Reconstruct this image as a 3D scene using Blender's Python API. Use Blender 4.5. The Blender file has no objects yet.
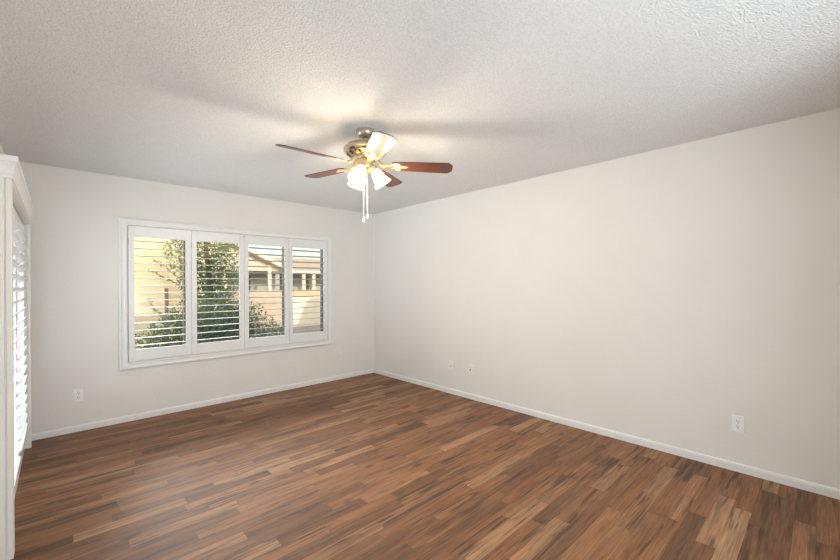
import bpy, bmesh, math, random
from mathutils import Vector, Matrix, Euler
from math import radians as rad, pi, sin, cos, tan

S = bpy.context.scene
C = S.collection

# ------------------------------------------------------------------ camera
YAW = 0.756781
cam_data = bpy.data.cameras.new('camera')
cam = bpy.data.objects.new('camera', cam_data)
C.objects.link(cam)
cam_data.sensor_fit = 'HORIZONTAL'
cam_data.sensor_width = 36.0
cam_data.lens = 384.225 * 36.0 / 840.0
cam_data.shift_y = 4.32 / 840.0
cam_data.clip_start = 0.02
cam_data.clip_end = 300
cam.matrix_world = (Matrix.Translation((0, 0, 1.3553)) @ Matrix.Rotation(-YAW, 4, 'Z')
                    @ Matrix.Rotation(pi / 2, 4, 'X') @ Matrix.Rotation(-0.0054, 4, 'Z'))
S.camera = cam

# ------------------------------------------------------------------ exposure
S.view_settings.view_transform = 'Standard'
S.view_settings.look = 'None'
S.view_settings.exposure = 0.06
S.view_settings.gamma = 1.0
S.view_settings.use_curve_mapping = False

# ------------------------------------------------------------------ world and lights
world = bpy.data.worlds.new('sky')
S.world = world
world.use_nodes = True
wn = world.node_tree
wn.nodes.clear()
w_out = wn.nodes.new('ShaderNodeOutputWorld')
w_bg = wn.nodes.new('ShaderNodeBackground')
w_sky = wn.nodes.new('ShaderNodeTexSky')
w_sky.sky_type = 'NISHITA'
w_sky.sun_disc = False
w_sky.sun_elevation = rad(20)
w_sky.sun_rotation = rad(180)
w_sky.air_density = 1.2
w_sky.dust_density = 2.5
w_bg.inputs['Strength'].default_value = 0.28
wn.links.new(w_sky.outputs[0], w_bg.inputs[0])
wn.links.new(w_bg.outputs[0], w_out.inputs[0])

SUN_EL = rad(20)
sun = bpy.data.lights.new('sun', 'SUN')
sun.energy = 3.8
sun.color = (1.0, 0.82, 0.55)
sun.angle = rad(0.6)
sun_o = bpy.data.objects.new('sun', sun)
C.objects.link(sun_o)
sun_o.location = (2, -8, 9)
sun_o.rotation_euler = Vector((0.0, cos(SUN_EL), -sin(SUN_EL))).to_track_quat('-Z', 'Y').to_euler()


def area(name, loc, d, sx, sy, power, col, spread=180):
    l = bpy.data.lights.new(name, 'AREA')
    l.shape = 'RECTANGLE'
    l.size, l.size_y = sx, sy
    l.energy = power
    l.color = col
    l.spread = rad(spread)
    o = bpy.data.objects.new(name, l)
    C.objects.link(o)
    o.location = loc
    o.rotation_euler = Vector(d).to_track_quat('-Z', 'Y').to_euler()
    return o


# daylight arriving at the glazed patio door and at the window, plus an added fill lamp behind the camera
area('patio_daylight', (-1.50, 3.73, 0.80), (1, -0.10, 0.24), 1.8, 2.0, 56, (0.84, 0.94, 1.03), 110)
area('window_daylight', (1.75, 9.60, 3.95), (0, -1, -0.50), 6.0, 2.4, 370, (0.97, 0.96, 0.93), 80)
area('rear_fill', (0.85, -1.40, 0.95), (0, 1, 0.80), 2.2, 1.6, 80, (0.82, 0.94, 1.03))

FAN_X, FAN_Y = 1.584, 2.229
BULB_W = 18.5


# ------------------------------------------------------------------ node helpers
def new_mat(name):
    m = bpy.data.materials.new(name)
    m.use_nodes = True
    nt = m.node_tree
    b = nt.nodes['Principled BSDF']
    return m, nt, b


class N:
    """tiny node builder"""
    def __init__(self, nt):
        self.nt = nt

    def __call__(self, kind, **kw):
        n = self.nt.nodes.new('ShaderNode' + kind)
        for k, v in kw.items():
            setattr(n, k, v)
        return n

    def link(self, a, b):
        self.nt.links.new(a, b)

    def math(self, op, a, b=None, clamp=False):
        n = self.nt.nodes.new('ShaderNodeMath')
        n.operation = op
        n.use_clamp = clamp
        for i, v in enumerate((a, b)):
            if v is None:
                continue
            if isinstance(v, (int, float)):
                n.inputs[i].default_value = v
            else:
                self.nt.links.new(v, n.inputs[i])
        return n.outputs[0]

    def mix(self, fac, a, b, blend='MIX'):
        n = self.nt.nodes.new('ShaderNodeMix')
        n.data_type = 'RGBA'
        n.blend_type = blend
        for sock, v in ((n.inputs[0], fac), (n.inputs[6], a), (n.inputs[7], b)):
            if isinstance(v, (int, float)):
                sock.default_value = v
            elif isinstance(v, tuple):
                sock.default_value = (*v, 1) if len(v) == 3 else v
            else:
                self.nt.links.new(v, sock)
        return n.outputs[2]

    def ramp(self, fac, stops):
        n = self.nt.nodes.new('ShaderNodeValToRGB')
        el = n.color_ramp.elements
        while len(el) < len(stops):
            el.new(0.5)
        for e, (p, c) in zip(el, stops):
            e.position = p
            e.color = (*c, 1)
        self.nt.links.new(fac, n.inputs[0])
        return n.outputs[0]


def plain(name, col, rough=0.5, metal=0.0, noise=0.04, scale=30.0, bump=0.0, bscale=200.0, bdist=0.002, spec=0.5, stretch=None):
    """a procedural material: one colour with a faint mottle and an optional fine bump"""
    m, nt, b = new_mat(name)
    n = N(nt)
    co = n('TexCoord')
    src = co.outputs['Object']
    if stretch:
        mp = n('Mapping')
        mp.inputs['Scale'].default_value = stretch
        n.link(src, mp.inputs[0])
        src = mp.outputs[0]
    nz = n('TexNoise')
    nz.inputs['Scale'].default_value = scale
    nz.inputs['Detail'].default_value = 4
    n.link(src, nz.inputs['Vector'])
    lo = tuple(c * (1 - noise) for c in col)
    hi = tuple(min(1, c * (1 + noise)) for c in col)
    n.link(n.ramp(nz.outputs[0], [(0.3, lo), (0.7, hi)]), b.inputs['Base Color'])
    b.inputs['Roughness'].default_value = rough
    b.inputs['Metallic'].default_value = metal
    b.inputs['Specular IOR Level'].default_value = spec
    if bump:
        nb = n('TexNoise')
        nb.inputs['Scale'].default_value = bscale
        nb.inputs['Detail'].default_value = 3
        n.link(src, nb.inputs['Vector'])
        bp = n('Bump')
        bp.inputs['Strength'].default_value = bump
        bp.inputs['Distance'].default_value = bdist
        n.link(nb.outputs[0], bp.inputs['Height'])
        n.link(bp.outputs[0], b.inputs['Normal'])
    return m


M = {}
M['wall'] = plain('wall_paint', (0.82, 0.802, 0.770), 0.62, noise=0.012, scale=3, bump=0.35, bscale=85, bdist=0.004, spec=0.3)
M['trim'] = plain('white_trim_paint', (0.84, 0.835, 0.825), 0.38, noise=0.01)
M['shutter'] = plain('shutter_paint', (0.85, 0.845, 0.835), 0.36, noise=0.01)
M['louver'] = plain('shaded_louver_paint', (0.42, 0.43, 0.42), 0.5, noise=0.01)  # shutter paint darkened: shade on the slats put into their colour
M['cream'] = plain('cream_frame_paint', (0.83, 0.815, 0.77), 0.42, noise=0.01)
M['plate'] = plain('white_plastic', (0.91, 0.91, 0.92), 0.3, noise=0.01)
M['painted_plate'] = plain('painted_over_plate', (0.85, 0.84, 0.82), 0.5, noise=0.01)
M['slot'] = plain('dark_slot', (0.03, 0.028, 0.025), 0.6)
M['hinge'] = plain('hinge_metal', (0.55, 0.54, 0.52), 0.35, metal=0.6)
M['alu'] = plain('window_aluminium', (0.16, 0.18, 0.20), 0.4, metal=0.2)
M['nickel'] = plain('brushed_nickel', (0.62, 0.56, 0.47), 0.24, metal=1.0, noise=0.08, scale=60, stretch=(1, 1, 12))
M['brass'] = plain('pale_brass', (0.80, 0.68, 0.46), 0.3, metal=0.85, noise=0.05)
M['chain'] = plain('chain_metal', (0.80, 0.78, 0.74), 0.35, metal=0.5)
M['stucco'] = plain('cream_stucco', (0.80, 0.66, 0.44), 0.9, noise=0.05, scale=4, bump=0.4, bscale=60, bdist=0.006)
M['block_unlit'] = plain('unlit_block_stucco', (0.44, 0.375, 0.335), 0.9, noise=0.12, scale=5, bump=0.5, bscale=40, bdist=0.008)  # stucco darkened to look unlit beside the pale section
M['coping'] = plain('tan_coping', (0.62, 0.42, 0.29), 0.9, noise=0.08, scale=6)
M['roofing'] = plain('weathered_shingle', (0.46, 0.42, 0.38), 0.9, noise=0.14, scale=9)
M['fascia'] = plain('cream_fascia', (0.84, 0.72, 0.52), 0.7)
M['tan_roof'] = plain('tan_shingle', (0.50, 0.41, 0.33), 0.9, noise=0.12, scale=8)
M['porch'] = plain('shaded_porch_wall', (0.30, 0.32, 0.33), 0.8, noise=0.1, scale=3)  # shade of the porch recess put into the wall colour
M['column'] = plain('cream_column', (0.84, 0.72, 0.50), 0.7)
M['darkglass'] = plain('dark_window', (0.05, 0.06, 0.07), 0.15)
M['post'] = plain('weathered_post', (0.36, 0.22, 0.15), 0.85, noise=0.2, scale=12, stretch=(1, 1, 0.15))
M['bark'] = plain('bark', (0.17, 0.12, 0.085), 0.9, noise=0.3, scale=20, stretch=(1, 1, 0.3), bump=0.5, bscale=30, bdist=0.01)
M['gravel'] = plain('tan_gravel', (0.46, 0.39, 0.33), 0.95, noise=0.28, scale=24, bump=0.8, bscale=26, bdist=0.02)
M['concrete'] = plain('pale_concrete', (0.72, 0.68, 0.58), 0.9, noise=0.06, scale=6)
M['render_wall'] = plain('exterior_render', (0.6, 0.53, 0.45), 0.9, noise=0.05)


def mat_ceiling():
    m, nt, b = new_mat('popcorn_ceiling')
    n = N(nt)
    co = n('TexCoord')
    v = n('TexVoronoi')
    v.inputs['Scale'].default_value = 125
    nz = n('TexNoise')
    nz.inputs['Scale'].default_value = 105
    nz.inputs['Detail'].default_value = 5
    nz.inputs['Roughness'].default_value = 0.65
    n.link(co.outputs['Object'], v.inputs['Vector'])
    n.link(co.outputs['Object'], nz.inputs['Vector'])
    h = n.math('ADD', n.math('MULTIPLY', n.math('SUBTRACT', 1.0, v.outputs['Distance']), 0.55), nz.outputs[0])
    bp = n('Bump')
    bp.inputs['Strength'].default_value = 1.0
    bp.inputs['Distance'].default_value = 0.009
    n.link(h, bp.inputs['Height'])
    n.link(bp.outputs[0], b.inputs['Normal'])
    n.link(n.ramp(h, [(0.62, (0.85, 0.845, 0.835)), (0.80, (0.91, 0.91, 0.905)), (1.0, (0.96, 0.96, 0.955))]), b.inputs['Base Color'])  # popcorn self-shade put into the colour: hollows darker than grains
    b.inputs['Roughness'].default_value = 0.9
    b.inputs['Specular IOR Level'].default_value = 0.1
    return m


def mat_floor():
    m, nt, b = new_mat('laminate_strips')
    n = N(nt)
    co = n('TexCoord')
    sp = n('SeparateXYZ')
    n.link(co.outputs['Object'], sp.inputs[0])
    X, Y = sp.outputs[0], sp.outputs[1]
    W = 0.0868
    yy = n.math('DIVIDE', n.math('ADD', Y, 10.0 + 0.022), W)
    row = n.math('FLOOR', yy)
    fy = n.math('FRACT', yy)
    wn1 = n('TexWhiteNoise', noise_dimensions='1D')
    n.link(row, wn1.inputs['W'])
    off = n.math('MULTIPLY', wn1.outputs['Value'], 5.0)
    wn2 = n('TexWhiteNoise', noise_dimensions='1D')
    n.link(n.math('ADD', row, 71.3), wn2.inputs['W'])
    ln = n.math('ADD', n.math('MULTIPLY', wn2.outputs['Value'], 0.40), 0.48)
    xx = n.math('DIVIDE', n.math('ADD', n.math('ADD', X, 20.0), off), ln)
    colm = n.math('FLOOR', xx)
    fx = n.math('FRACT', xx)
    cid = n('CombineXYZ')
    n.link(row, cid.inputs[0])
    n.link(colm, cid.inputs[1])
    wc = n('TexWhiteNoise', noise_dimensions='3D')
    n.link(cid.outputs[0], wc.inputs['Vector'])
    r1 = wc.outputs['Value']
    sc = n('SeparateColor')
    n.link(wc.outputs['Color'], sc.inputs[0])
    r2, r3 = sc.outputs[1], sc.outputs[2]
    # grain coordinates: stretched along the strip, shifted per strip
    def coords(kx, ky):
        v = n('CombineXYZ')
        n.link(n.math('ADD', n.math('MULTIPLY', X, kx), n.math('MULTIPLY', r1, 37.0)), v.inputs[0])
        n.link(n.math('ADD', n.math('MULTIPLY', Y, ky), n.math('MULTIPLY', r2, 53.0)), v.inputs[1])
        n.link(n.math('MULTIPLY', r3, 19.0), v.inputs[2])
        return v.outputs[0]

    def noise(vec, detail, rough, dist):
        t = n('TexNoise')
        t.inputs['Scale'].default_value = 1.0
        t.inputs['Detail'].default_value = detail
        t.inputs['Roughness'].default_value = rough
        t.inputs['Distortion'].default_value = dist
        n.link(vec, t.inputs['Vector'])
        return t.outputs[0]
    g1 = noise(coords(1.7, 24.0), 6, 0.62, 1.0)            # broad figure
    g2 = noise(coords(5.0, 170.0), 3, 0.6, 0.3)            # fine pores
    g3 = noise(coords(1.7, 36.0), 3, 0.5, 1.3)             # thin dark lines
    g4 = noise(coords(2.0, 7.0), 2, 0.5, 0.5)              # where the dark lines gather
    g5 = noise(coords(1.4, 12.0), 3, 0.5, 0.8)             # red or tan tint
    streak = n.math('MULTIPLY', n.ramp(g3, [(0.50, (0, 0, 0)), (0.59, (1, 1, 1))]), n.ramp(g4, [(0.46, (0, 0, 0)), (0.58, (1, 1, 1))]))
    kv = n('CombineXYZ')
    n.link(n.math('ADD', n.math('MULTIPLY', X, 2.5), n.math('MULTIPLY', g1, 0.25)), kv.inputs[0])
    n.link(n.math('MULTIPLY', Y, 6.0), kv.inputs[1])
    vk = n('TexVoronoi')
    vk.inputs['Scale'].default_value = 1.0
    n.link(kv.outputs[0], vk.inputs['Vector'])
    knot = n.ramp(vk.outputs['Distance'], [(0.05, (1, 1, 1)), (0.15, (0, 0, 0))])
    base = n.ramp(r1, [(0.0, (0.145, 0.066, 0.031)), (0.3, (0.220, 0.098, 0.042)), (0.55, (0.262, 0.118, 0.050)),
                       (0.8, (0.315, 0.154, 0.072)), (1.0, (0.37, 0.205, 0.108))])
    tint = n.ramp(g5, [(0.34, (1.05, 0.94, 0.86)), (0.66, (0.97, 1.05, 1.08))])
    c = n.mix(1.0, base, tint, 'MULTIPLY')
    gr = n.ramp(g1, [(0.28, (0.50, 0.47, 0.44)), (0.46, (0.95, 0.95, 0.95)), (0.70, (1.28, 1.26, 1.22))])
    c = n.mix(1.0, c, gr, 'MULTIPLY')
    pf = n.ramp(g2, [(0.32, (0.66, 0.64, 0.62)), (0.6, (1.14, 1.14, 1.14))])
    c = n.mix(1.0, c, pf, 'MULTIPLY')
    c = n.mix(n.math('MULTIPLY', streak, 0.82), c, (0.045, 0.026, 0.018))
    c = n.mix(n.math('MULTIPLY', knot, 0.70), c, (0.035, 0.020, 0.014))
    # joints
    jy = n.math('LESS_THAN', n.math('MINIMUM', fy, n.math('SUBTRACT', 1.0, fy)), 0.012)
    jx = n.math('LESS_THAN', n.math('MULTIPLY', n.math('MINIMUM', fx, n.math('SUBTRACT', 1.0, fx)), ln), 0.0012)
    j = n.math('MAXIMUM', jy, jx)
    c = n.mix(n.math('MULTIPLY', j, 0.45), c, (0.035, 0.02, 0.013))
    n.link(c, b.inputs['Base Color'])
    rg = n.ramp(g1, [(0.3, (0.56, 0.56, 0.56)), (0.7, (0.48, 0.48, 0.48))])
    n.link(rg, b.inputs['Roughness'])
    b.inputs['Specular IOR Level'].default_value = 0.45
    bp = n('Bump')
    bp.inputs['Strength'].default_value = 0.12
    bp.inputs['Distance'].default_value = 0.002
    n.link(n.math('SUBTRACT', g2, n.math('MULTIPLY', j, 1.0)), bp.inputs['Height'])
    n.link(bp.outputs[0], b.inputs['Normal'])
    return m


def mat_blade():
    m, nt, b = new_mat('cherry_blade')
    n = N(nt)
    co = n('TexCoord')
    mp = n('Mapping')
    mp.inputs['Scale'].default_value = (2.0, 28.0, 28.0)
    n.link(co.outputs['Object'], mp.inputs[0])
    nz = n('TexNoise')
    nz.inputs['Scale'].default_value = 1.6
    nz.inputs['Detail'].default_value = 5
    nz.inputs['Distortion'].default_value = 0.6
    n.link(mp.outputs[0], nz.inputs['Vector'])
    n.link(n.ramp(nz.outputs[0], [(0.3, (0.050, 0.016, 0.010)), (0.6, (0.115, 0.033, 0.018)), (0.8, (0.16, 0.050, 0.026))]),
           b.inputs['Base Color'])
    b.inputs['Roughness'].default_value = 0.4
    b.inputs['Coat Weight'].default_value = 0.2
    b.inputs['Coat Roughness'].default_value = 0.25
    return m


def mat_shade():
    m, nt, b = new_mat('frosted_lit_glass')
    nt.nodes.remove(b)
    n = N(nt)
    out = nt.nodes['Material Output']
    co = n('TexCoord')
    nz = n('TexNoise')
    nz.inputs['Scale'].default_value = 18
    n.link(co.outputs['Object'], nz.inputs['Vector'])
    col = n.ramp(nz.outputs[0], [(0.3, (0.88, 0.68, 0.40)), (0.7, (0.90, 0.72, 0.44))])
    tr = n('BsdfTranslucent')
    df = n('BsdfDiffuse')
    em = n('Emission')
    n.link(col, tr.inputs[0])
    n.link(col, df.inputs[0])
    em.inputs[0].default_value = (1.0, 0.80, 0.42, 1)
    em.inputs[1].default_value = 1.6
    mx = n('MixShader')
    mx.inputs[0].default_value = 0.35
    n.link(tr.outputs[0], mx.inputs[1])
    n.link(df.outputs[0], mx.inputs[2])
    ad = n('AddShader')
    n.link(mx.outputs[0], ad.inputs[0])
    n.link(em.outputs[0], ad.inputs[1])
    n.link(ad.outputs[0], out.inputs[0])
    return m


def mat_emit(name, col, strength):
    m, nt, b = new_mat(name)
    nt.nodes.remove(b)
    n = N(nt)
    em = n('Emission')
    em.inputs[0].default_value = (*col, 1)
    em.inputs[1].default_value = strength
    n.link(em.outputs[0], nt.nodes['Material Output'].inputs[0])
    return m


def mat_glass():
    m, nt, b = new_mat('clear_pane')
    nt.nodes.remove(b)
    n = N(nt)
    t = n('BsdfTransparent')
    t.inputs[0].default_value = (0.95, 0.97, 0.97, 1)
    g = n('BsdfGlossy')
    g.inputs['Roughness'].default_value = 0.02
    fr = n('Fresnel')
    fr.inputs[0].default_value = 1.18
    mx = n('MixShader')
    n.link(fr.outputs[0], mx.inputs[0])
    n.link(t.outputs[0], mx.inputs[1])
    n.link(g.outputs[0], mx.inputs[2])
    n.link(mx.outputs[0], nt.nodes['Material Output'].inputs[0])
    return m


def mat_leaf(name, a, bcol):
    m, nt, b = new_mat(name)
    nt.nodes.remove(b)
    n = N(nt)
    co = n('TexCoord')
    nz = n('TexNoise')
    nz.inputs['Scale'].default_value = 9
    n.link(co.outputs['Object'], nz.inputs['Vector'])
    col = n.ramp(nz.outputs[0], [(0.35, a), (0.65, bcol)])
    d = n('BsdfDiffuse')
    t = n('BsdfTranslucent')
    n.link(col, d.inputs[0])
    n.link(n.mix(0.5, col, (0.34, 0.40, 0.05)), t.inputs[0])
    g = n('BsdfGlossy')
    g.inputs['Roughness'].default_value = 0.4
    m1 = n('MixShader')
    m1.inputs[0].default_value = 0.35
    n.link(d.outputs[0], m1.inputs[1])
    n.link(t.outputs[0], m1.inputs[2])
    m2 = n('MixShader')
    m2.inputs[0].default_value = 0.06
    n.link(m1.outputs[0], m2.inputs[1])
    n.link(g.outputs[0], m2.inputs[2])
    n.link(m2.outputs[0], nt.nodes['Material Output'].inputs[0])
    return m


M['ceiling'] = mat_ceiling()
M['floor'] = mat_floor()
M['blade'] = mat_blade()
M['shade'] = mat_shade()
M['bulb'] = mat_emit('lit_bulb', (1.0, 0.84, 0.55), 9.0)
M['glass'] = mat_glass()
M['leaf'] = mat_leaf('tree_leaf', (0.050, 0.100, 0.068), (0.10, 0.155, 0.075))
M['leaf_low'] = mat_leaf('shrub_leaf', (0.045, 0.095, 0.075), (0.085, 0.15, 0.10))


# ------------------------------------------------------------------ mesh helpers
def box(bm, x0, x1, y0, y1, z0, z1):
    vs = [bm.verts.new(p) for p in ((x0, y0, z0), (x1, y0, z0), (x1, y1, z0), (x0, y1, z0),
                                    (x0, y0, z1), (x1, y0, z1), (x1, y1, z1), (x0, y1, z1))]
    for f in ((3, 2, 1, 0), (4, 5, 6, 7), (0, 1, 5, 4), (1, 2, 6, 5), (2, 3, 7, 6), (3, 0, 4, 7)):
        bm.faces.new([vs[i] for i in f])
    return vs


def lathe(bm, prof, n=32, mat=None, cap0=False, cap1=False):
    """prof: list of (r, z)"""
    rings = []
    for r, z in prof:
        ring = []
        for i in range(n):
            a = 2 * pi * i / n
            p = Vector((r * cos(a), r * sin(a), z))
            ring.append(bm.verts.new(mat @ p if mat else p))
        rings.append(ring)
    for a, b in zip(rings, rings[1:]):
        for i in range(n):
            j = (i + 1) % n
            bm.faces.new((a[i], a[j], b[j], b[i]))
    if cap0:
        bm.faces.new(list(reversed(rings[0])))
    if cap1:
        bm.faces.new(rings[-1])


def tube(bm, pts, r, n=8, cap=True):
    """tube along points; r number or list"""
    pts = [Vector(p) for p in pts]
    rr = r if isinstance(r, (list, tuple)) else [r] * len(pts)
    rings = []
    for i, p in enumerate(pts):
        t = (pts[min(i + 1, len(pts) - 1)] - pts[max(i - 1, 0)]).normalized()
        u = t.cross(Vector((0.31, 0.17, 0.93)))
        if u.length < 0.05:
            u = t.cross(Vector((1, 0, 0)))
        u.normalize()
        w = t.cross(u)
        rings.append([bm.verts.new(p + (u * cos(2 * pi * k / n) + w * sin(2 * pi * k / n)) * rr[i]) for k in range(n)])
    for a, b in zip(rings, rings[1:]):
        for k in range(n):
            j = (k + 1) % n
            bm.faces.new((a[k], a[j], b[j], b[k]))
    if cap:
        bm.faces.new(list(reversed(rings[0])))
        bm.faces.new(rings[-1])


def prism(bm, poly, h, mat=None):
    """extrude a 2-D outline (x, y) from z=0 to z=h, then transform"""
    lo = [Vector((x, y, 0)) for x, y in poly]
    hi = [Vector((x, y, h)) for x, y in poly]
    if mat:
        lo = [mat @ p for p in lo]
        hi = [mat @ p for p in hi]
    a = [bm.verts.new(p) for p in lo]
    b = [bm.verts.new(p) for p in hi]
    bm.faces.new(list(reversed(a)))
    bm.faces.new(b)
    k = len(poly)
    for i in range(k):
        j = (i + 1) % k
        bm.faces.new((a[i], a[j], b[j], b[i]))


def obj(name, bm, mat, parent=None, loc=None, bevel=0.0, smooth=False, segs=2):
    bmesh.ops.recalc_face_normals(bm, faces=bm.faces[:])
    me = bpy.data.meshes.new(name)
    bm.to_mesh(me)
    bm.free()
    o = bpy.data.objects.new(name, me)
    C.objects.link(o)
    me.materials.append(mat)
    if smooth:
        for p in me.polygons:
            p.use_smooth = True
        try:
            me.set_sharp_from_angle(angle=rad(38))
        except Exception:
            pass
    if parent:
        o.parent = parent
    if loc is not None:
        o.location = loc
    if bevel:
        md = o.modifiers.new('bevel', 'BEVEL')
        md.width = bevel
        md.segments = segs
        md.limit_method = 'ANGLE'
        md.angle_limit = rad(40)
    return o


def thing(name, label, cat, loc, group=None, rotz=0.0):
    o = bpy.data.objects.new(name, None)
    o.empty_display_size = 0.1
    C.objects.link(o)
    o.location = loc
    o.rotation_euler = (0, 0, rotz)
    o['label'] = label
    o['category'] = cat
    if group:
        o['group'] = group
    return o


def tag(o, label, cat, group=None, kind=None):
    o['label'] = label
    o['category'] = cat
    if group:
        o['group'] = group
    if kind:
        o['kind'] = kind
    return o


def struct(name, bm, mat, parent=None, **kw):
    o = obj(name, bm, mat, parent, **kw)
    o['kind'] = 'structure'
    return o


def BM():
    return bmesh.new()


# ------------------------------------------------------------------ the room shell
XL, XR, YF, YB, H = -0.305, 3.5484, -0.43, 4.8071, 2.44     # left, right, rear, window wall, ceiling
T = 0.15
WX0, WX1, WZ0, WZ1 = 0.515, 2.742, 0.60, 1.955              # window hole
DY0, DY1, DZ1 = 2.90, 4.56, 1.835                           # patio door hole in the left wall

bm = BM(); box(bm, XL - T, XR + T, YF - 1.6, YB + T, -0.12, 0.0)
struct('floor', bm, M['floor'])
bm = BM(); box(bm, XL - T, XR + T, YF - 1.6, YB + T, H, H + 0.12)
struct('ceiling', bm, M['ceiling'])

bm = BM()
box(bm, XL - T, WX0, YB, YB + T, 0, H); box(bm, WX1, XR + T, YB, YB + T, 0, H)
box(bm, WX0, WX1, YB, YB + T, 0, WZ0); box(bm, WX0, WX1, YB, YB + T, WZ1, H)
struct('wall_back', bm, M['wall'])
bm = BM(); box(bm, XR, XR + T, YF - 1.6, YB, 0, H)
struct('wall_right', bm, M['wall'])
bm = BM()
box(bm, XL - T, XL, YF - 1.6, DY0, 0, H); box(bm, XL - T, XL, DY1, YB, 0, H); box(bm, XL - T, XL, DY0, DY1, DZ1, H)
struct('wall_left', bm, M['wall'])
bm = BM()                                                   # rear wall; its wide opening is added for the fill lamp
box(bm, XL, 0.20, YF - 0.12, YF, 0, H); box(bm, 2.30, XR, YF - 0.12, YF, 0, H); box(bm, 0.20, 2.30, YF - 0.12, YF, 2.20, H)
struct('wall_front', bm, M['wall'])
bm = BM(); box(bm, XL, XR, YF - 1.6, YF - 1.5, 0, H)
struct('wall_hall', bm, M['wall'])

BH, BT = 0.060, 0.013


def base_profile(bm, mat, length):
    """baseboard with an eased top: outline in (depth, height) swept along the wall"""
    pr = [(0, 0), (BT, 0), (BT, BH - 0.018), (BT - 0.002, BH - 0.008), (BT - 0.006, BH - 0.001), (0, BH)]
    prism(bm, pr, length, mat)


def frame_of(origin, u, v, w):
    m = Matrix.Identity(4)
    for i, a in enumerate((u, v, w)):
        for r in range(3):
            m[r][i] = a[r]
    m.translation = Vector(origin)
    return m


bm = BM(); base_profile(bm, frame_of((XL, YB, 0), (0, -1, 0), (0, 0, 1), (1, 0, 0)), XR - XL)
struct('baseboard_back', bm, M['trim'])
bm = BM(); base_profile(bm, frame_of((XR, YF, 0), (-1, 0, 0), (0, 0, 1), (0, 1, 0)), YB - BT - YF)
struct('baseboard_right', bm, M['trim'])
bm = BM(); base_profile(bm, frame_of((XL, YF, 0), (1, 0, 0), (0, 0, 1), (0, 1, 0)), 2.775 - YF)
struct('baseboard_left', bm, M['trim'])

# ------------------------------------------------------------------ window_1: aluminium slider behind the shutters
bm = BM()
wy0, wy1 = YB + 0.085, YB + 0.125
fw = 0.035
box(bm, WX0, WX0 + fw, wy0, wy1, WZ0, WZ1); box(bm, WX1 - 0.030, WX1, wy0, wy1, WZ0, WZ1)
box(bm, WX0 + fw, WX1 - 0.030, wy0, wy1, WZ0, WZ0 + fw); box(bm, WX0 + fw, WX1 - 0.030, wy0, wy1, WZ1 - fw, WZ1)
for ma, mb in ((1.018, 1.086), (2.155, 2.240)):
    box(bm, ma, mb, wy0 - 0.01, wy1 + 0.006, WZ0 + fw, WZ1 - fw)
win = struct('window_1', bm, M['alu'])
for a, b in ((WX0 + fw, 1.018), (1.086, 2.155), (2.240, WX1 - 0.030)):
    bm = BM(); box(bm, a, b, wy0 + 0.016, wy0 + 0.022, WZ0 + fw, WZ1 - fw)
    obj('pane', bm, M['glass'], win)

# ------------------------------------------------------------------ door_1: sliding glass door behind the left shutters
bm = BM()
dx0, dx1 = XL - 0.125, XL - 0.075
box(bm, dx0, dx1, DY0, DY0 + 0.05, 0, DZ1); box(bm, dx0, dx1, DY1 - 0.05, DY1, 0, DZ1)
box(bm, dx0, dx1, DY0 + 0.05, DY1 - 0.05, 0, 0.06); box(bm, dx0, dx1, DY0 + 0.05, DY1 - 0.05, DZ1 - 0.05, DZ1)
box(bm, dx0, dx1, 3.70, 3.76, 0.06, DZ1 - 0.05)
door = struct('door_1', bm, M['alu'])
for a, b in ((DY0 + 0.05, 3.70), (3.76, DY1 - 0.05)):
    bm = BM(); box(bm, dx0 + 0.02, dx0 + 0.026, a, b, 0.06, DZ1 - 0.05)
    obj('pane', bm, M['glass'], door)


# ------------------------------------------------------------------ shutters
def louver_bm(bm, mat, length, width, thick, n=10):
    """one elliptical slat lying along local x, width along local y"""
    pr = []
    for k in range(n * 2):
        a = pi * k / n
        pr.append((0.5 * width * cos(a), 0.5 * thick * sin(a)))
    m = mat @ frame_of((0, 0, 0), (0, 1, 0), (0, 0, 1), (1, 0, 0))
    prism(bm, pr, length, m)


# --- the window's four panel shutter
SY = YB - 0.030                                             # front of the shutter frame
sh = thing('window_shutters', 'white four panel plantation shutters with open slats over the window', 'shutters', (1.63, YB, 0.52))
O = sh.location.copy()


def rel(bm):
    bmesh.ops.translate(bm, verts=bm.verts[:], vec=-O)
    return bm


bm = BM()
CX0, CX1, CZ0, CZ1 = 0.441, 2.817, 0.522, 2.032
# mitred moulded frame: (inset, forward) profile swept round the opening
pr = [(0.000, 0.000), (0.000, 0.022), (0.004, 0.027), (0.016, 0.030), (0.022, 0.026), (0.028, 0.024), (0.046, 0.024),
      (0.052, 0.029), (0.060, 0.030), (0.066, 0.028), (0.070, 0.022), (0.070, 0.000)]
loops = []
for ins, fwd in pr:
    loops.append([bm.verts.new(p) for p in ((CX0 + ins, YB - fwd, CZ0 + ins), (CX1 - ins, YB - fwd, CZ0 + ins),
                                            (CX1 - ins, YB - fwd, CZ1 - ins), (CX0 + ins, YB - fwd, CZ1 - ins))])
for a, b in zip(loops, loops[1:]):
    for i in range(4):
        j = (i + 1) % 4
        bm.faces.new((a[i], a[j], b[j], b[i]))
obj('shutter_frame', rel(bm), M['shutter'], sh)

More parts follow.
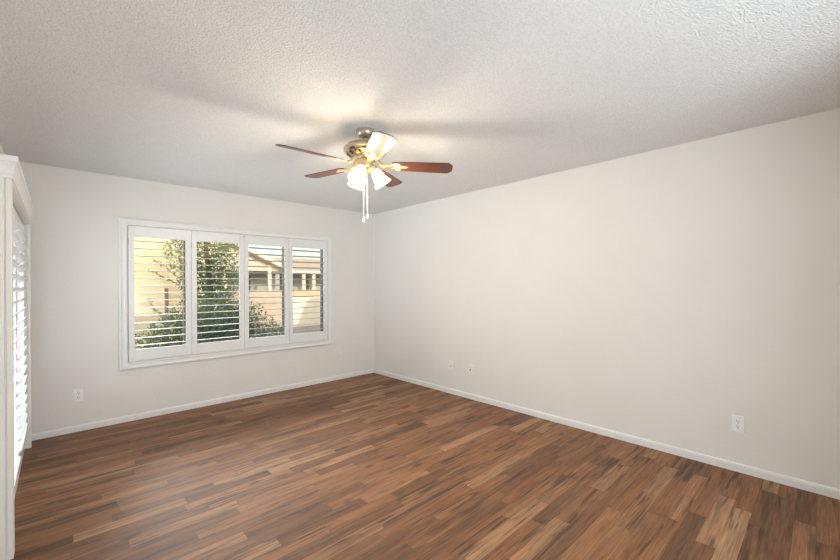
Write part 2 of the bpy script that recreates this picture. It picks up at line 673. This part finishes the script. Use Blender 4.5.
PX = [0.515, 1.072, 1.629, 2.186, 2.743]
PZ0, PZ1 = 0.598, 1.958
LZ0, LZ1 = 0.712, 1.848
tilts = [rad(-1), rad(-1), rad(-8), rad(-9)]
for i in range(4):
    a, b = PX[i] + 0.0015, PX[i + 1] - 0.0015
    st = 0.050
    y0, y1 = YB - 0.021, YB + 0.009
    bm = BM()
    box(bm, a, a + st, y0, y1, PZ0, PZ1); box(bm, b - st, b, y0, y1, PZ0, PZ1)
    box(bm, a + st, b - st, y0 + 0.001, y1 - 0.001, PZ0, LZ0); box(bm, a + st, b - st, y0 + 0.001, y1 - 0.001, LZ1, PZ1)
    pan = obj('shutter_panel', rel(bm), M['shutter'], sh, bevel=0.0022)
    bm = BM()
    nl = 15
    pitch = (LZ1 - LZ0) / nl
    for k in range(nl):
        z = LZ0 + pitch * (k + 0.5)
        mt = Matrix.Translation((a + st + 0.002, 0.5 * (y0 + y1), z)) @ Matrix.Rotation(tilts[i], 4, 'X')
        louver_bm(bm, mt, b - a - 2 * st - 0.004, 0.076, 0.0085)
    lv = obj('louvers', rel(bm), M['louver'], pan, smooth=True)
    hx = {0: a, 1: a, 3: b, 2: b}[i]
    for z in (1.80, 0.76):
        bm = BM()
        tube(bm, [(hx, y0 - 0.004, z - 0.032), (hx, y0 - 0.004, z + 0.032)], 0.0035, 8)
        for q in (-0.012, 0.010):
            tube(bm, [(hx, y0 - 0.004, z + q), (hx, y0 - 0.004, z + q + 0.002)], 0.0042, 8)
        obj('hinge', rel(bm), M['hinge'], pan)
    if i == 1:
        bm = BM(); box(bm, b - 0.010, b + 0.010, y0 - 0.010, y0, PZ1 - 0.028, PZ1 - 0.016)
        obj('catch', rel(bm), M['hinge'], pan, bevel=0.002)

# --- the patio door's shutter box on the left wall
FX = -0.163
N0, N1 = 2.785, 4.645
ps = thing('patio_shutters', 'tall white louvered shutters with crown moulding over the left wall door', 'shutters', (XL, 3.72, 0.0))
O = ps.location.copy()
bm = BM()
for ya, yb, s in ((N0, 2.855, 1), (4.592, N1, -1)):
    # stepped jamb: a deep back board, a shadow groove, a proud front bead
    box(bm, XL, -0.190, ya, yb, 0, 1.90)
    box(bm, -0.190, -0.184, ya + 0.004, yb - 0.004, 0, 1.90)
    box(bm, -0.184, FX, ya, yb, 0, 1.90)
box(bm, XL, FX, 2.855, 4.592, 1.876, 1.90)
box(bm, XL, -0.236, 2.855, 4.592, 1.79, 1.876)  # added unseen board, keeps light out of the gap above the panels
obj('shutter_frame', rel(bm), M['cream'], ps, bevel=0.002)
bm = BM()
pr = [(0.000, 1.893), (0.006, 1.893), (0.006, 1.908), (0.009, 1.912), (0.011, 1.930), (0.016, 1.948), (0.024, 1.962),
      (0.026, 1.968), (0.032, 1.970), (0.034, 1.976), (0.034, 2.000)]
loops = []
for o_, z in pr:
    q = o_ * 0.72
    loops.append([bm.verts.new(p) for p in ((XL, N0 - o_, z), (FX + q, N0 - o_, z), (FX + q, N1 + o_ * 1.6, z), (XL, N1 + o_ * 1.6, z))])
for a, b in zip(loops, loops[1:]):
    for i in range(4):
        j = (i + 1) % 4
        bm.faces.new((a[i], a[j], b[j], b[i]))
bm.faces.new(list(reversed(loops[0]))); bm.faces.new(loops[-1])
obj('cornice', rel(bm), M['shutter'], ps)
PYs = [2.858, 3.7235, 4.589]
for i in range(2):
    a, b = PYs[i] + 0.0015, PYs[i + 1] - 0.0015
    st = 0.055
    x0, x1 = -0.2265, -0.1985
    bm = BM()
    box(bm, x0, x1, a, a + st, 0.02, 1.862); box(bm, x0, x1, b - st, b, 0.02, 1.862)
    box(bm, x0 + .001, x1 - .001, a + st, b - st, 0.02, 0.17); box(bm, x0 + .001, x1 - .001, a + st, b - st, 1.76, 1.862)
    pan = obj('shutter_panel', rel(bm), M['shutter'], ps, bevel=0.002)
    bm = BM()
    nl = 20
    pitch = (1.76 - 0.17) / nl
    for k in range(nl):
        z = 0.17 + pitch * (k + 0.5)
        mt = (Matrix.Translation((0.5 * (x0 + x1), a + st + 0.002, z)) @ Matrix.Rotation(pi / 2, 4, 'Z')
              @ Matrix.Rotation(rad(-37), 4, 'X'))
        louver_bm(bm, mt, b - a - 2 * st - 0.004, 0.089, 0.011)
    obj('louvers', rel(bm), M['shutter'], pan, smooth=True)


# ------------------------------------------------------------------ wall plates
def plate(name, label, cat, pos, normal, kind, mat='plate', group=None):
    """kind: duplex / coax / phone / toggle; local x across, local y up, local z out of the wall"""
    t = thing(name, label, cat, pos, group)
    nrm = Vector(normal)
    up = Vector((0, 0, 1))
    side = up.cross(nrm)
    m = frame_of((0, 0, 0), side, up, nrm)
    w, h, d = 0.072, 0.117, 0.009

    def rrect(w, h, r, n=5, cx=0, cy=0):
        out = []
        for sx, sy, a0 in ((1, 1, 0), (-1, 1, 90), (-1, -1, 180), (1, -1, 270)):
            for k in range(n):
                a = rad(a0 + 90 * k / (n - 1))
                out.append((cx + sx * (w / 2 - r) + r * cos(a), cy + sy * (h / 2 - r) + r * sin(a)))
        return out
    bm = BM()
    prism(bm, rrect(w, h, 0.006), d, m)
    pl = obj('cover_plate', bm, M[mat], t, bevel=0.0025)

    def screw(cy):
        b2 = BM()
        lathe(b2, [(0.003, 0), (0.003, 0.0012), (0.0015, 0.0018)], 10, m @ Matrix.Translation((0, cy, d)), cap1=True)
        obj('screw', b2, M['hinge'], pl)
    if kind == 'duplex':
        screw(0)
        for cy in (0.0195, -0.0195):
            b2 = BM()
            prism(b2, rrect(0.034, 0.029, 0.011, 6, 0, cy), 0.0035, m @ Matrix.Translation((0, 0, d - 0.0005)))
            rc = obj('receptacle', b2, M[mat], t)
            b2 = BM()
            mz = m @ Matrix.Translation((0, 0, d + 0.0028))
            for cx, hh in ((-0.0064, 0.0100), (0.0064, 0.0085)):
                prism(b2, rrect(0.0030, hh, 0.0008, 3, cx, cy + 0.004), 0.0006, mz)
            prism(b2, rrect(0.0062, 0.0062, 0.0030, 5, 0, cy - 0.0075), 0.0006, mz)
            obj('slots', b2, M['slot'], rc)
    elif kind == 'coax':
        screw(0.042); screw(-0.042)
        b2 = BM()
        lathe(b2, [(0.0066, 0), (0.0066, 0.003), (0.0048, 0.003), (0.0048, 0.010), (0.0030, 0.010), (0.0030, 0.004)], 14,
              m @ Matrix.Translation((0, 0, d)), cap1=True)
        obj('coaxial_socket', b2, M['slot'], t)
    elif kind == 'phone':
        screw(0.042); screw(-0.042)
        b2 = BM()
        prism(b2, rrect(0.020, 0.020, 0.002, 3), 0.004, m @ Matrix.Translation((0, 0, d)))
        j = obj('phone_jack', b2, M[mat], t)
        b2 = BM()
        prism(b2, rrect(0.010, 0.009, 0.001, 3), 0.0007, m @ Matrix.Translation((0, 0, d + 0.0038)))
        obj('jack_opening', b2, M['slot'], j)
    elif kind == 'decora':
        b2 = BM()
        prism(b2, rrect(0.033, 0.066, 0.002, 3), 0.003, m @ Matrix.Translation((0, 0, d)))
        j = obj('insert', b2, M[mat], t)
        b2 = BM()
        prism(b2, rrect(0.005, 0.040, 0.001, 3), 0.0008, m @ Matrix.Translation((0, 0, d + 0.0028)))
        obj('centre_groove', b2, M['hinge'], j)
    return t


plate('wall_outlet', 'white duplex outlet alone low on the near end of the right wall', 'outlet', (XR, 0.441, 0.343), (-1, 0, 0), 'duplex')
plate('wall_outlet', 'white duplex outlet low on the window wall, left of the shutters', 'outlet', (0.141, YB, 0.338), (0, -1, 0), 'duplex')
plate('wall_plate', 'wall coloured plate low on the window wall, right of the shutters by the corner', 'wall plate', (2.951, YB, 0.334), (0, -1, 0), 'decora', 'painted_plate')
plate('wall_plate', 'pale jack plate on the right wall, the one nearer the room corner', 'wall plate', (XR, 3.197, 0.345), (-1, 0, 0), 'phone', 'painted_plate')
plate('wall_plate', 'pale plate with a single dark round socket on the right wall', 'wall plate', (XR, 2.888, 0.343), (-1, 0, 0), 'coax', 'painted_plate')

# ------------------------------------------------------------------ the ceiling fan
fan = thing('ceiling_fan', 'five blade cherry wood ceiling fan with three lit frosted glass shades', 'ceiling fan', (FAN_X, FAN_Y, H))
bm = BM()
lathe(bm, [(0.064, 0.0), (0.066, -0.008), (0.065, -0.022), (0.057, -0.040), (0.042, -0.052), (0.026, -0.058), (0.018, -0.060)], 40, cap0=True, cap1=True)
obj('canopy', bm, M['nickel'], fan, smooth=True)
bm = BM()
lathe(bm, [(0.017, -0.050), (0.017, -0.092)], 20, cap0=True, cap1=True)
obj('downrod', bm, M['nickel'], fan, smooth=True)
bm = BM()
lathe(bm, [(0.020, -0.086), (0.060, -0.090), (0.104, -0.098), (0.132, -0.110), (0.146, -0.126), (0.150, -0.141), (0.145, -0.158),
           (0.129, -0.174), (0.104, -0.186), (0.086, -0.190), (0.084, -0.204), (0.058, -0.208)], 48, cap0=True, cap1=True)
mot = obj('motor_housing', bm, M['nickel'], fan, smooth=True)
bm = BM()
for a in (-0.132, -0.150):
    lathe(bm, [(0.1465, a + 0.003), (0.1525, a), (0.1465, a - 0.003)], 48)
obj('trim_ring', bm, M['brass'], mot, smooth=True)
for k in range(10):
    a = 2 * pi * k / 10
    bm = BM()
    mt = Matrix.Rotation(a, 4, 'Z') @ Matrix.Translation((0.117, 0, -0.1812)) @ Matrix.Rotation(rad(-25.6), 4, 'Y')
    prism(bm, [(-0.016, -0.005), (0.016, -0.011), (0.016, 0.011), (-0.016, 0.005)], 0.002, mt)
    obj('vent_slot', bm, M['slot'], mot)

BLADE_PHI = 1.7715
for k in range(5):
    a = BLADE_PHI + k * 2 * pi / 5
    # a blade lies along its own local x, pitched about it
    root = Matrix.Rotation(a, 4, 'Z') @ Matrix.Translation((0, 0, -0.246)) @ Matrix.Rotation(rad((-1.5, -1.3, 0.8, 2.2, -0.8)[k]), 4, 'Y') @ Matrix.Rotation(rad(-(6, 15.5, 12.5, 12.5, 12.5)[k]), 4, 'X')
    prof = [(0.190, -0.050), (0.215, -0.058), (0.582, -0.070), (0.612, -0.036), (0.613, 0.0),
            (0.612, 0.036), (0.582, 0.070), (0.215, 0.058), (0.190, 0.050)]
    bm = BM()
    prism(bm, prof, 0.006)
    bl = obj('blade', bm, M['blade'], fan, bevel=0.0015)
    bl.matrix_local = root
    bm = BM()
    # decorative iron: arm from the hub, spreading to a three lobed plate under the blade
    lobes = [(0.120, -0.014), (0.165, -0.016), (0.190, -0.030), (0.212, -0.046), (0.236, -0.048), (0.246, -0.036), (0.240, -0.022),
             (0.258, -0.016), (0.290, -0.012), (0.300, 0.0), (0.290, 0.012), (0.258, 0.016), (0.240, 0.022), (0.246, 0.036),
             (0.236, 0.048), (0.212, 0.046), (0.190, 0.030), (0.165, 0.016), (0.120, 0.014)]
    prism(bm, lobes, 0.004, Matrix.Translation((0, 0, -0.0042)))
    tube(bm, [(0.135, 0, -0.002), (0.110, 0, 0.010), (0.088, 0, 0.038), (0.070, 0, 0.048)], [0.012, 0.012, 0.012, 0.011], 10)
    for sx, sy in ((0.222, -0.034), (0.222, 0.034), (0.278, 0.0)):
        lathe(bm, [(0.0055, -0.0042), (0.0050, -0.0065), (0.002, -0.0075)], 10, Matrix.Translation((sx, sy, 0)), cap1=True)
    obj('blade_bracket', bm, M['brass'], bl, bevel=0.0012)

bm = BM()
lathe(bm, [(0.050, -0.206), (0.056, -0.212), (0.056, -0.250), (0.062, -0.256), (0.060, -0.268), (0.046, -0.284), (0.028, -0.296),
           (0.012, -0.302), (0.010, -0.314), (0.004, -0.320)], 32, cap0=True, cap1=True)
kit = obj('light_fitter', bm, M['brass'], fan, smooth=True)
for k in range(3):
    az = rad(-43.4 + 12) + k * 2 * pi / 3
    tilt = rad(33)
    m0 = Matrix.Rotation(az, 4, 'Z') @ Matrix.Translation((0.050, 0, -0.258)) @ Matrix.Rotation(-tilt, 4, 'Y')
    # socket cup, then a bell shaped glass opening outward and down (local -z)
    bm = BM()
    lathe(bm, [(0.012, 0.012), (0.020, 0.004), (0.027, -0.008), (0.029, -0.030), (0.026, -0.032)], 24, m0, cap0=True, cap1=True)
    obj('socket', bm, M['brass'], fan, smooth=True)
    bm = BM()
    outer = [(0.027, -0.020), (0.034, -0.034), (0.039, -0.054), (0.043, -0.078), (0.049, -0.102), (0.059, -0.124), (0.066, -0.134)]
    inner = [(r - 0.003, z) for r, z in reversed(outer)]
    lathe(bm, outer + inner, 36, m0)
    shd = obj('lamp_shade', bm, M['shade'], fan, smooth=True)
    bm = BM()
    lathe(bm, [(0.012, -0.034), (0.014, -0.044), (0.024, -0.062), (0.029, -0.080), (0.027, -0.094), (0.017, -0.107), (0.004, -0.111)],
          20, m0, cap0=True, cap1=True)
    obj('bulb', bm, M['bulb'], shd, smooth=True)
    l = bpy.data.lights.new('bulb_light', 'POINT')
    l.energy = BULB_W
    l.color = (1.0, 0.89, 0.73)
    l.shadow_soft_size = 0.058
    lo = bpy.data.objects.new('bulb_light', l)
    C.objects.link(lo)
    lo.parent = fan
    lo.location = (m0 @ Vector((0, 0, -0.150)))

# two pull chains with little bell weights
for (cx, cy, zb) in ((-0.012, 0.010, -0.618), (0.006, -0.008, -0.594)):
    bm = BM()
    pts = []
    z = -0.262
    tube(bm, [(cx, cy, -0.262), (cx, cy, zb)], 0.0016, 6)
    while z > zb:
        bmesh.ops.create_icosphere(bm, subdivisions=1, radius=0.0026, matrix=Matrix.Translation((cx, cy, z)))
        z -= 0.0085
    ch = obj('pull_chain', bm, M['chain'], fan, smooth=True)
    bm = BM()
    lathe(bm, [(0.002, zb + 0.004), (0.006, zb - 0.002), (0.008, zb - 0.012), (0.011, zb - 0.022), (0.010, zb - 0.027), (0.003, zb - 0.029)],
          16, Matrix.Translation((cx, cy, 0)), cap0=True, cap1=True)
    obj('pull_knob', bm, M['chain'], ch, smooth=True)

# ------------------------------------------------------------------ the yard outside
GZ = -0.14
bm = BM(); box(bm, -30, 45, -30, 70, GZ - 0.2, GZ)
g = struct('ground', bm, M['gravel'])

# our own roof: low eaves over the room, an unseen taller prism added to cast the diagonal shade
bm = BM()
box(bm, XL - 0.9, 16.0, YF - 4, YB + T + 0.45, H + 0.125, H + 0.30)
m = frame_of((0, 1.0, 0), (1, 0, 0), (0, 0, 1), (0, 1, 0))
prism(bm, [(5.95, H + 0.30), (6.20, 3.17), (6.66, 4.16), (16.0, 4.16), (16.0, H + 0.30)], 3.0, m)
struct('roof', bm, M['roofing'])

# neighbour's sunlit stucco house on the left
nb = thing('neighbor_house', 'sunlit cream stucco house behind the leaves at the window left', 'house', (-2.0, 11.0, GZ))
O = nb.location.copy()
bm = BM(); box(bm, -7.0, 3.05, 11.0, 16.0, GZ, 3.0)
obj('wall', rel(bm), M['stucco'], nb)
bm = BM()
prism(bm, [(10.4, 2.98), (10.4, 3.10), (13.5, 4.2), (16.6, 3.10), (16.6, 2.98)], 10.9, frame_of((-7.9, 0, 0), (0, 1, 0), (0, 0, 1), (1, 0, 0)))
obj('roof', rel(bm), M['roofing'], nb)
bm = BM(); box(bm, -3.2, -2.0, 10.97, 11.0, 0.9, 2.1)
obj('window', rel(bm), M['darkglass'], nb)

# boundary wall across the yard: left section darkened in colour to look unlit
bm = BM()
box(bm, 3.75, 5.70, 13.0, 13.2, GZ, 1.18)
tag(obj('garden_wall', bm, M['block_unlit'], bevel=0.01), 'pinkish garden wall across the yard, coloured darker as if unlit, seen through the third shutter panel', 'garden wall')
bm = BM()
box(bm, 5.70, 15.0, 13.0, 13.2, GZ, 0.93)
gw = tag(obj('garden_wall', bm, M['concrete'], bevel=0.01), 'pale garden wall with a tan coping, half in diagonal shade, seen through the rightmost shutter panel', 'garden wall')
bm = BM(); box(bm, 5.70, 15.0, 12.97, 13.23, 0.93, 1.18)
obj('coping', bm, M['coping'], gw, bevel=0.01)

# the house beyond it: a gabled porch and a lower wing
fh = thing('porch_house', 'distant cream house with porch columns beyond the low yard wall', 'house', (9.5, 22.0, GZ))
O = fh.location.copy()
bm = BM()
box(bm, 3.6, 9.6, 22.3, 27, GZ, 2.4); box(bm, 9.6, 18.0, 26.3, 30, GZ, 2.4)
obj('wall', rel(bm), M['porch'], fh)
bm = BM()
# gable facing us: apex left, rake falling to the right
mg = frame_of((0, 19.8, 0), (1, 0, 0), (0, 0, 1), (0, 1, 0))
prism(bm, [(9.35, 1.98), (6.2, 3.42), (3.05, 1.98), (3.05, 2.16), (6.2, 3.62), (9.35, 2.16)], 7.9, mg)
prism(bm, [(9.6, 2.12), (9.6, 2.28), (18.4, 2.28), (18.4, 2.12)], 0.12, frame_of((0, 23.9, 0), (1, 0, 0), (0, 0, 1), (0, 1, 0)))
obj('fascia', rel(bm), M['fascia'], fh)
bm = BM()
prism(bm, [(8.9, 2.10), (6.2, 3.36), (3.5, 2.10)], 0.12, frame_of((0, 20.3, 0), (1, 0, 0), (0, 0, 1), (0, 1, 0)))
obj('gable_panel', rel(bm), M['roofing'], fh)
bm = BM()
prism(bm, [(24.02, 2.2), (24.02, 2.3), (27.5, 3.35), (31.0, 2.3), (31.0, 2.2)], 9.4, frame_of((9.4, 0, 0), (0, 1, 0), (0, 0, 1), (1, 0, 0)))
obj('roof', rel(bm), M['tan_roof'], fh)
for x, y, zt in ((8.17, 20.3, 2.40), (6.0, 20.3, 3.0), (12.05, 24.2, 2.16), (12.78, 24.2, 2.16), (13.6, 24.2, 2.16)):
    bm = BM()
    w = 0.085 if y < 22 else 0.10
    box(bm, x - w, x + w, y - w, y + w, GZ, zt)
    box(bm, x - w - .03, x + w + .03, y - w - .03, y + w + .03, GZ, GZ + 0.2)
    obj('column', rel(bm), M['column'], fh)
for x0, x1, y in ((7.3, 7.9, 22.28), (11.0, 11.7, 26.28), (13.0, 13.5, 26.28)):
    bm = BM(); box(bm, x0, x1, y - 0.03, y + 0.02, 0.9, 1.9)
    obj('window', rel(bm), M['darkglass'], fh)

# post standing against the sunlit house
bm = BM()
tube(bm, [(1.63, 9.3, GZ), (1.63, 9.3, 1.30)], 0.034, 8)
tag(obj('fence_post', bm, M['post']), 'thin brown wooden post before the sunlit stucco, seen through leftmost shutter panel', 'post')


def leaf(V, F, p, d, up, ln, wd):
    d = d.normalized()
    s = d.cross(up)
    if s.length < 1e-3:
        s = Vector((1, 0, 0))
    s.normalize()
    nrm = s.cross(d)
    i = len(V)
    V += [p, p + d * ln * 0.45 + s * wd * 0.5 + nrm * wd * 0.15, p + d * ln, p + d * ln * 0.45 - s * wd * 0.5 + nrm * wd * 0.15]
    F += [(i, i + 1, i + 2), (i, i + 2, i + 3)]


def rdir(rng):
    while True:
        v = Vector((rng.uniform(-1, 1), rng.uniform(-1, 1), rng.uniform(-1, 1)))
        if 0.05 < v.length < 1:
            return v.normalized()


def foliage(name, parent, origin, blobs, sprigs, mat, seed, ln=0.060, wd=0.028):
    """leaves scattered through rounded masses, plus arching twigs with leaves in pairs"""
    rng = random.Random(seed)
    V, F = [], []
    for (cx, cy, cz, rx, ry, rz, cnt) in blobs:
        for _ in range(int(cnt * 1.5)):
            u = rdir(rng) * (rng.random() ** 0.45)
            p = Vector((cx + u.x * rx, cy + u.y * ry, cz + u.z * rz))
            leaf(V, F, p - origin, rdir(rng) + Vector((0, 0, 0.3)), rdir(rng), ln * rng.uniform(0.6, 1.2), wd * rng.uniform(0.7, 1.2))
    for (a, b, sag) in sprigs:
        a, b = Vector(a), Vector(b)
        n = int((b - a).length / 0.035) + 2
        for k in range(n):
            t = k / (n - 1)
            p = a.lerp(b, t) + Vector((0, 0, sag * 4 * t * (1 - t)))
            q = a.lerp(b, min(1, t + .1)) - a.lerp(b, t)
            for s in (-1, 1):
                if rng.random() < 0.8:
                    leaf(V, F, p - origin, (b - a).normalized() * 0.6 + rdir(rng) * 0.8, rdir(rng), ln * rng.uniform(0.7, 1.15), wd)
    me = bpy.data.meshes.new(name)
    me.from_pydata([tuple(v) for v in V], [], F)
    me.materials.append(mat)
    o = bpy.data.objects.new(name, me)
    C.objects.link(o)
    o.parent = parent
    return o


def twigs(bm, sprigs, origin, r=0.006):
    for (a, b, sag) in sprigs:
        a, b = Vector(a), Vector(b)
        pts = [a.lerp(b, t / 6) + Vector((0, 0, sag * 4 * (t / 6) * (1 - t / 6))) - origin for t in range(7)]
        tube(bm, pts, [r * (1 - 0.1 * t) for t in range(7)], 6)


rng = random.Random(5)
# the tall tree outside the second panel
tr = thing('tree', 'leafy tree outside the window, sunlit at its top', 'tree', (2.05, 7.9, GZ))
o_ = tr.location.copy()
blobs = [(1.95, 7.9, 2.75, 0.95, 0.7, 0.60, 2600), (1.85, 7.9, 2.0, 0.55, 0.5, 0.55, 1100), (2.10, 7.9, 1.45, 0.55, 0.5, 0.55, 1500),
         (2.35, 8.0, 2.1, 0.35, 0.4, 0.5, 600), (2.75, 8.0, 2.55, 0.55, 0.5, 0.22, 420), (2.1, 7.9, 0.9, 0.6, 0.5, 0.5, 900)]
spr = []
for k in range(26):
    s = Vector((rng.uniform(1.6, 2.3), 7.9 + rng.uniform(-.3, .3), rng.uniform(1.0, 2.4)))
    e = s + Vector((rng.choice([-1, -1, 1]) * rng.uniform(0.25, 0.65), rng.uniform(-.2, .2), rng.uniform(-0.05, 0.5)))
    spr.append((s, e, 0.03))
foliage('foliage', tr, o_, blobs, spr, M['leaf'], 11)
bm = BM()
tube(bm, [Vector(p) - o_ for p in ((2.05, 7.9, GZ), (2.03, 7.92, 0.6), (2.08, 7.9, 1.3), (2.0, 7.9, 2.2), (1.95, 7.9, 2.9))],
     [0.07, 0.06, 0.05, 0.035, 0.015], 10)
tk = obj('trunk', bm, M['bark'], tr, smooth=True)
bm = BM(); twigs(bm, spr, o_)
obj('branch', bm, M['bark'], tr, smooth=True)

# the dense shrub under the window
sb = thing('shrub', 'dense dark green shrub low outside the window', 'shrub', (1.85, 6.4, GZ))
o_ = sb.location.copy()
blobs = [(1.75, 6.4, 0.55, 0.55, 0.5, 0.72, 2600), (1.30, 6.4, 0.45, 0.45, 0.4, 0.62, 1600), (0.88, 6.4, 0.30, 0.38, 0.4, 0.48, 900),
         (2.20, 6.4, 0.52, 0.42, 0.45, 0.60, 1500), (2.62, 6.5, 0.28, 0.40, 0.4, 0.46, 900)]
spr = []
for k in range(34):
    s = Vector((rng.uniform(0.8, 2.7), 6.4 + rng.uniform(-.3, .3), rng.uniform(0.35, 0.7)))
    e = s + Vector((rng.uniform(-0.3, 0.3), rng.uniform(-.2, .2), rng.uniform(0.15, 0.5) * (1.3 if 1.1 < s.x < 2.3 else 0.7)))
    spr.append((s, e, 0.03))
foliage('foliage', sb, o_, blobs, spr, M['leaf_low'], 23)
bm = BM()
twigs(bm, spr, o_, 0.005)
for k in range(7):
    a = 2 * pi * k / 7
    tube(bm, [Vector((1.85 + .08 * cos(a), 6.4 + .08 * sin(a), GZ)) - o_, Vector((1.85 + .5 * cos(a), 6.4 + .3 * sin(a), 0.5)) - o_], [0.016, 0.007], 7)
obj('stems', bm, M['bark'], sb, smooth=True)
